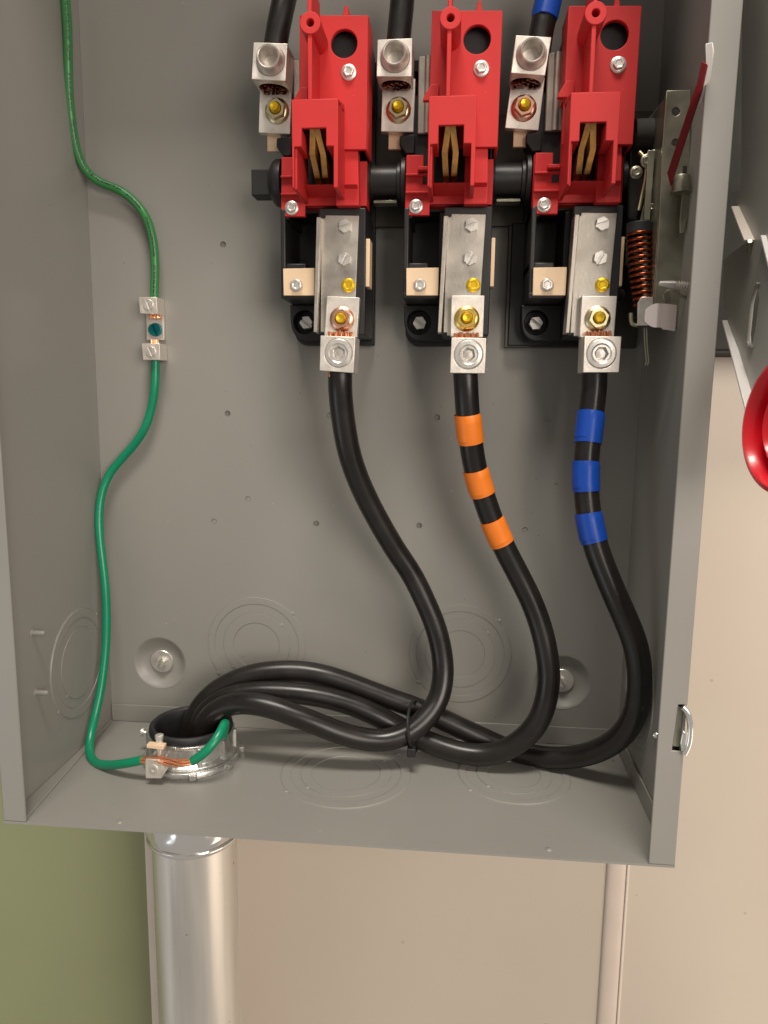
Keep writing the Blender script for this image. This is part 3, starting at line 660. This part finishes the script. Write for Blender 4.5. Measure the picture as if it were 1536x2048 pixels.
m_.build('connector', M['chrome'], t, smooth=60)
t = thing('conduit_bushing', (CX, CY, 0), 'round die cast grounding bushing with black throat on the floor of the box', 'bushing')
m_ = MB().lathe((CX, CY, 0.1), (0, 0, 1), [(31, 0), (36.3, 0), (36.3, 3.4), (35.6, 4.4), (31, 4.4)], 64, cap=False)
for k in range(8):
    a = k*PI/4+.35; c, s = math.cos(a), math.sin(a); pts = []
    for (r, tt) in ((35.6, -3.2), (39.0, -2.4), (39.0, 2.4), (35.6, 3.2)): pts.append((CX+r*c-tt*s, CY+r*s+tt*c))
    n = len(m_.v); m_.v += [Vector((x, y, .1)) for x, y in pts]+[Vector((x, y, 4.3)) for x, y in pts]
    m_.f += [(n, n+1, n+2, n+3), (n+4, n+7, n+6, n+5)]+[(n+i, n+4+i, n+4+(i+1) % 4, n+(i+1) % 4) for i in range(4)]
m_.build('locknut', M['diecast'], t, .3)
prof = [(29, 4.6), (33.4, 4.6), (33.8, 6.5), (31.4, 8.5), (31.4, 20), (32.2, 21), (32.0, 22.4), (28.6, 23), (28.6, 4.6)]
m_ = MB().lathe((CX, CY, 0), (0, 0, 1), prof, 72, cap=False)
for k in range(10):
    a = k*2*PI/10+.2; c, s = math.cos(a), math.sin(a); pts = []
    for (r, tt) in ((31.0, -2.0), (33.6, -1.4), (33.6, 1.4), (31.0, 2.0)): pts.append((CX+r*c-tt*s, CY+r*s+tt*c))
    n = len(m_.v); m_.v += [Vector((x, y, 6)) for x, y in pts]+[Vector((x, y, 21)) for x, y in pts]
    m_.f += [(n, n+1, n+2, n+3), (n+4, n+7, n+6, n+5)]+[(n+i, n+4+i, n+4+(i+1) % 4, n+(i+1) % 4) for i in range(4)]
m_.build('bushing_body', M['diecast'], t, .3)
MB().lathe((CX, CY, 0), (0, 0, 1), [(25.5, -3), (25.6, 20), (26.2, 26), (27.6, 28.2), (29.2, 28.4), (30.6, 27), (31.0, 24), (30.6, 22.6), (28.9, 22.5), (28.6, 2)], 72, cap=False).build('throat_liner', M['blackdull'], t, smooth=60)
MB().lathe((CX, CY, 18), (0, 0, 1), [(28, 0), (.2, 0.1)], 32).build('throat_shadow', M['black'], t) if False else None
q = P(270, 1457, 60)
MB().lathe((CX-31, CY+2, 14), (-1, .05, .25), [(1.9, 0), (1.9, 8), (3.2, 8), (3.2, 9.8), (2.4, 10.4), (.2, 10.4)], 12).build('side_screw', M['steel'], t)
# lay-in clamp of the bushing
fx, fh = 73.5, 90
bq = [A(290, 1519, 100), A(325, 1520, 100), A(323, 1557, 100), A(291, 1557, 100)]
m_ = MB().prism(bq, 97, 100); m_.box(bq[0][0]+1, bq[1][0]-1, bq[2][1]+1, bq[0][1]-1, 84, 97); m_.build('clamp_block', M['alu'], t, .4)
cxq = sum(p[0] for p in bq)/4; czq = sum(p[1] for p in bq)/4
MB().lathe((cxq, -100.0, czq), (0, -1, 0), [(3.3, 0), (3.3, .6), (2.7, .9), (1.5, .8), (1.3, .1), (.2, 0)], 20, cap=False).build('rivet', M['steel'], t)
x_, z_ = A(316, 1497, 97)
MB().prism([A(293, 1489, 99), A(328, 1492, 99), A(327, 1500, 99), A(293, 1496, 99)], 94, 99).build('clamp_bar', M['cream'], t, .3)
zc = A(316, 1518, 97)[1]
MB().lathe((x_, -94, zc-1), (0, 0, 1), [(2.5, 0), (2.5, 15), (3.0, 15.2), (3.0, 17.5), (2.2, 18)], 16).build('clamp_screw', M['steel'], t)
m_ = MB().box(x_+3.2, x_+9.5, 9, 23.5, 84.5, 87.5); m_.build('clamp_arm', M['diecast'], t, .5)

# ------------------------------------------------------------------ rotor shaft linking the poles
SZ = 418; SH = 35
t = thing('rotor_shaft', (147, -SH, SZ), 'black horizontal rotor shaft linking the three switch poles, square end at left', 'shaft')
MB().box(139.6, 154, SZ-9.4, SZ+7.8, SH-8, SH+6.5).build('square_end', M['blackdull'], t, .8)
MB().lathe((152.5, -SH, SZ), (1, 0, 0), [(11, 0), (14.5, 2.5), (15.5, 4.5), (15.5, 8.5), (11, 9)], 40).build('end_collar', M['black'], t, .3)
for k in range(3):
    x0 = 220+S*k
    L_ = 26 if k < 2 else 24
    MB().lathe((x0, -SH, SZ), (1, 0, 0), [(13.5, 0), (13.5, 2), (10.8, 2.3), (10.8, L_-6), (12.6, L_-6), (12.6, L_-3.5), (16, L_-3), (16, L_)], 40).build('shaft_section', M['black'], t, .3)
for k in range(2):
    zz = SZ-13
    MB().box(224+S*k, 240+S*k, zz-2.0, zz, 30, 40).build('shaft_clip', M['galv'], t, .3)

# steel pan carrying the poles
t = thing('mounting_pan', (320, 0, 400), 'dark steel mounting pan behind the switch poles, ending below the coil spring', 'mounting plate')
MB().box(158, 414, 395, 470, .2, 5).build('pan_plate', M['pan'], t, .4)
MB().box(318, 412, 309.5, 394.5, .2, 8).build('pan_foot', M['pan'], t, .4)
MB().box(320, 352, 310.5, 396, 8.2, 10).build('pan_riser', M['black'], t, .8)
x_, z_ = A(1240, 590, 12); MB().lathe((x_, -8, z_), (0, -1, 0), [(5.2, 0), (5.2, 3), (4.6, 3.6), (4.0, 3.2), (.2, 3.2)], 24).build('boss', M['pan'], t)

# ------------------------------------------------------------------ operating mechanism at the right wall
t = thing('operating_mechanism', (405, -60, 330), 'galvanised steel bracket with copper coloured coil spring along the right side wall', 'mechanism')
def plate(px, h, th, m, name, bevel=.3, holes=()):
    return MB().prism([A(*q, h) for q in px], h-th, h, [circ(*A(u, v, h), r, 18) for u, v, r in holes]).build(name, m, t, bevel)
plate([(1333, 181), (1381, 179), (1380, 300), (1385, 600), (1376, 655), (1312, 655), (1309, 600), (1318, 450), (1324, 300)], 84, 2.2, M['galv'], 'bracket', holes=((1352, 223, 2.4), (1351, 285, 2.2)))
# bracket's left return, seen as a dark side
sq_ = MB(); a_ = P(1333, 181, 84); b_ = P(1309, 655, 84)
sq_.box(403.2, 405.0, 328, 452, 20, 81.5); sq_.build('bracket_return', M['galv'], t, .3)
# dark diagonal link from the rotor up to the bracket
plate([(1333, 192), (1331, 232), (1296, 290), (1283, 300), (1265, 288), (1268, 272)], 50, 6, M['dark'], 'diagonal_link', 1)
MB().lathe((392, -52, 440), (1, 0, 0), [(9, 0), (9, 11)], 24).build('dark_drum', M['dark'], t)
# dark strip standing in for the shaded slit, then the crank parts
plate([(1387, 250), (1393, 250), (1374, 560), (1366, 560)], 70, 3, M['dark'], 'gap_shade_strip', .2)
for (u, v, rr) in ((1294, 322, 3.2), (1313, 372, 2.4), (1300, 415, 2.2), (1272, 345, 3.0)):
    x_, z_ = A(u, v, 62); screw(x_, z_, 62, rr, 2.4, M['galv'], t, flange=rr*1.35, rot=u*.1, name='pivot_bolt')
plate([(1296, 300), (1310, 300), (1300, 440), (1288, 440)], 66, 2, M['galv'], 'side_link', .3)
plate([(1262, 250), (1300, 240), (1326, 236), (1322, 430), (1262, 445)], 36, 16, M['dark'], 'crank_housing', 1.5)
plate([(1270, 455), (1312, 452), (1308, 560), (1262, 560)], 44, 20, M['dark'], 'spring_guard', 1)
plate([(1304, 298), (1325, 298), (1322, 345), (1303, 345)], 62, 8, M['galv'], 'pivot_block', .8)
plate([(1300, 356), (1322, 345), (1318, 448), (1279, 447)], 60, 2, M['galv'], 'crank_plate', .3, holes=((1300, 434, 1.3),))
cr = spline([P(1278, 305, 58), P(1291, 318, 60), P(1292, 350, 60), P(1285, 385, 58), P(1278, 420, 55)], 2)
MB().tube(cr, 1.5, 10).build('bright_wire', M['palebrass'], t)
plate([(1262, 300), (1290, 296), (1291, 340), (1276, 445), (1256, 440), (1258, 360)], 48, 14, M['dark'], 'crank_body', 1.5)
plate([(1322, 378), (1330, 378), (1385, 400), (1372, 440), (1366, 462), (1360, 466), (1358, 440), (1362, 408), (1340, 400)], 88, 1.8, M['galv'], 'cam_tab', .3) if False else None
MB().lathe(P(1362, 352, 92), (0.05, 0, -1), [(5.0, 0), (5.4, 1), (5.4, 8.3), (6.2, 8.6), (6.2, 9.6), (5, 10)], 24).build('bush', M['galv'], t)
plate([(1366, 375), (1386, 368), (1386, 420), (1372, 445), (1368, 466), (1360, 466), (1360, 440)], 90, 2, M['galv'], 'hook_plate', .3)
plate([(1366, 332), (1374, 331), (1374, 346), (1366, 346)], 84.6, .8, M['dark'], 'square_slot', 0)
# spring: coils around a rod
sp0, sp1 = P(1279, 466, 64), P(1290, 612, 72)
ax = (sp1-sp0); n_t = 12.5; pts = []
e1 = Vector((1, 0, 0)); e2 = Vector((0, -1, 0))
N_ = int(n_t*22)
for i in range(N_+1):
    f = i/N_; a = 2*PI*n_t*f; R_ = 7.8-1.0*f
    pts.append(sp0+ax*f+e1*R_*math.cos(a)+e2*R_*math.sin(a)*.95)
MB().tube(pts, 1.25, 9).build('coil_spring', M['darkcopper'], t, smooth=60)
MB().tube([P(1290, 445, 62), P(1291, 520, 66), P(1293, 625, 72)], 2.0, 12).build('spring_rod', M['steel'], t)
MB().tube([sp0+Vector((0, 0, 6)), sp0+Vector((0, 0, -1))], 8.4, 24).build('spring_cap', M['blackdull'], t, .5)
plate([(1254, 438), (1270, 436), (1266, 476), (1255, 530), (1250, 530), (1252, 480)], 30, 2, M['galv'], 'back_strip', .2)
# pointed screw through the side wall
a_ = P(1317, 567, 100); b_ = P(1384, 572, 100)
m_ = MB().lathe(a_, (b_-a_), [(.9, 0), (1.5, .6), (2.3, 7), (2.4, 9), (1.8, 9.5)], 14)
for i in range(7): m_.lathe(a_+(b_-a_).normalized()*(9.5+i*1.5), (b_-a_), [(1.7, 0), (2.6, .5), (1.7, 1.3)], 14)
m_.build('pointed_screw', M['steel'], t)
# bright latch tongue, its pink reflection put into the base colour
plate([(1276, 605), (1283, 594), (1306, 594), (1306, 651), (1275, 651)], 84, 1.6, M['steel'], 'slide_plate', .2)
lt = MB(); ny = 12
xs0, zt0 = A(1292, 606, 104); xs1, _ = A(1357, 606, 104); zb0 = A(1300, 655, 104)[1]; prof = []
rows = []
for i in range(ny+1):
    f = i/ny; x = xs0+(xs1-xs0)*f; h = 103+3.2*math.sin(f*PI*.9)-3*f; zi = 0
    c_ = 0 if f > .35 else (1-f/.35)**2*4.2
    rows.append((x, h, zt0-c_*.9-(.8*f), zb0+c_*.9-(1.8*f if f > .5 else 0)))
for (x, h, a0, b0) in rows: lt.v += [Vector((x, -h, a0)), Vector((x, -h, b0)), Vector((x, -h+1.4, a0)), Vector((x, -h+1.4, b0))]
for i in range(ny):
    n = i*4; lt.f += [(n, n+4, n+5, n+1), (n+2, n+3, n+7, n+6), (n, n+2, n+6, n+4), (n+1, n+5, n+7, n+3)]
lt.f += [(0, 1, 3, 2), (ny*4, ny*4+2, ny*4+3, ny*4+1)]
lt.build('latch_tongue', mat('bright_tongue', (.95, .84, .82), rough=.16, metal=.6, var=.03), t, smooth=50)
MB().tube(spline([P(1262, 626, 84), P(1262, 642, 84), P(1266, 651, 84), P(1275, 651, 84)], 1), 1.2, 8).build('small_hook', M['galv'], t)
for dx in (0, 4.5):
    MB().tube([P(1289+dx, 655, 70), P(1290+dx, 690, 70), P(1293+dx, 722, 70), P(1291+dx, 731, 70)], .95, 8).build('hanging_prong', M['galv'], t)
plate([(1326, 588), (1338, 578), (1342, 604), (1330, 606)], 96, 1.5, M['galv'], 'prong_tab', .2)
MB().tube([P(1345, 583, 98), P(1385, 602, 98)], .9, 8).build('thin_wire', M['galv'], t)

# red painted pointer lever
t = thing('pointer_lever', tuple(P(1340, 358, 100)), 'dark red painted lever with a bright bent tip, leaning over the right front edge', 'lever')
hl = lambda v: min(163, 96+(358-v)/205*62)
le = [(1340, 372), (1334, 345), (1395, 160), (1403, 122), (1414, 128), (1404, 175), (1348, 348)]
m_ = MB(); fr = [P(u, v, hl(v)) for u, v in le]; n = len(fr)
m_.v += fr+[p+Vector((1.2, 1.8, 0)) for p in fr]; m_.f += [tuple(range(n)), tuple(range(2*n-1, n-1, -1))]+[(i, n+i, n+(i+1) % n, (i+1) % n) for i in range(n)]
m_.build('red_arm', M['redpaint'], t, .3)
le = [(1401, 142), (1412, 126), (1411, 100), (1411, 87), (1425, 84), (1427, 100), (1424, 118), (1419, 150), (1404, 205), (1396, 208), (1404, 175)]
m_ = MB(); fr = [P(u, v, hl(v)-1.5) for u, v in le]; n = len(fr)
m_.v += fr+[p+Vector((1.2, 2.2, 0)) for p in fr]; m_.f += [tuple(range(n)), tuple(range(2*n-1, n-1, -1))]+[(i, n+i, n+(i+1) % n, (i+1) % n) for i in range(n)]
m_.build('bright_tip', M['gloss_white'], t, .3)

# ------------------------------------------------------------------ outside handle at the right
HX = 446
t = thing('operating_lever', (HX, -120, 300), 'grey plate with bright edges and a round red grip, outside the right wall', 'handle')
pp = [XP(u, v, HX) for u, v in [(1447, 600), (1500, 832), (1560, 1090), (1680, 1090), (1720, 300), (1700, -160), (1484, -160), (1484, 380), (1462, 384), (1505, 480), (1508, 520), (1497, 520), (1462, 470)]]
pp = [XP(u, v, HX) for u, v in [(1447, 600), (1500, 832), (1536, 812), (1720, 790), (1720, 300), (1700, -160), (1484, -160), (1482, 375), (1462, 384), (1500, 478), (1445, 520)]]
sl = [XP(u, v, HX) for u, v in [(1508, 575), (1516, 570), (1518, 600), (1510, 660), (1504, 690), (1497, 690), (1496, 670), (1502, 610)]]
m_ = MB().prism([(-p.y, p.z) for p in pp], 0, 1.6, [[(-p.y, p.z) for p in sl]])
m_.v = [Vector((HX-v.y*0+(-v.y), -v.x, v.z)) for v in m_.v]
m_.build('side_plate', M['side'], t, .3)
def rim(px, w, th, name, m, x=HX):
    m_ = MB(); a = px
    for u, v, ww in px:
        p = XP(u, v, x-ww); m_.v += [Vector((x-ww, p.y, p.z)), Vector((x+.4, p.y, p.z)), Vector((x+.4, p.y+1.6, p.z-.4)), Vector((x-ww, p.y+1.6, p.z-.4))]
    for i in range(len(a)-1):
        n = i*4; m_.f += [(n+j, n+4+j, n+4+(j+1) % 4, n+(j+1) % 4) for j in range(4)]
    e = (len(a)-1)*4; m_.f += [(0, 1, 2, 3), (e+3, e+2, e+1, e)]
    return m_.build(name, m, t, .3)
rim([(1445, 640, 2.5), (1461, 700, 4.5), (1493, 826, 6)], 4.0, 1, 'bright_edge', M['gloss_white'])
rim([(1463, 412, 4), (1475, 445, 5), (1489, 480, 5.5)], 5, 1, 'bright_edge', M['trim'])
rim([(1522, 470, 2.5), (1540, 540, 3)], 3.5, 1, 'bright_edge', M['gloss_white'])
MB().tube(spline([XP(1500, 482, HX-4), XP(1498, 492, HX-3), XP(1498, 506, HX-2)], 1), 1.2, 8).build('rim_hook', M['galv'], t)
# raised rim of the slot
sm = [XP(u, v, HX-1) for u, v in [(1516, 566), (1505, 600), (1499, 650), (1496, 688), (1500, 696), (1504, 692)]]
MB().tube(spline(sm, 1.5), 1.1, 8).build('slot_rim', M['paint'], t)
# red round grip: a cup seen from its rim
gc = P(1601, 848, 215)
ax = Vector((-.97, -.22, .06))
MB().lathe(gc, ax, [(r_*.835, t_) for r_, t_ in [(.3, -16), (22, -16), (33, -10), (38.8, -2), (40.2, 3), (39.2, 7), (36.2, 8.2), (34.0, 6), (33, 0), (31.5, -4), (27.6, -2), (26.6, 3.5), (24.4, 4.6), (22.6, 2.5), (20, -6), (10, -9), (.3, -9)]], 64, cap=False).build('red_grip', M['redgrip'], t, smooth=50)

# dark cuboid against the wall at far right
t = thing('wall_cuboid', (520, 5, 420), 'dark cuboid on the wall, just right of the box above the beige wall', 'cuboid')
MB().box(432, 900, 307, 1000, W0+.3, 30).build('cuboid_body', M['dark'], t, 1)
MB().box(433, 900, 304.6, 306.8, W0+.3, 31).build('cuboid_lip', M['dark'], t, .3)
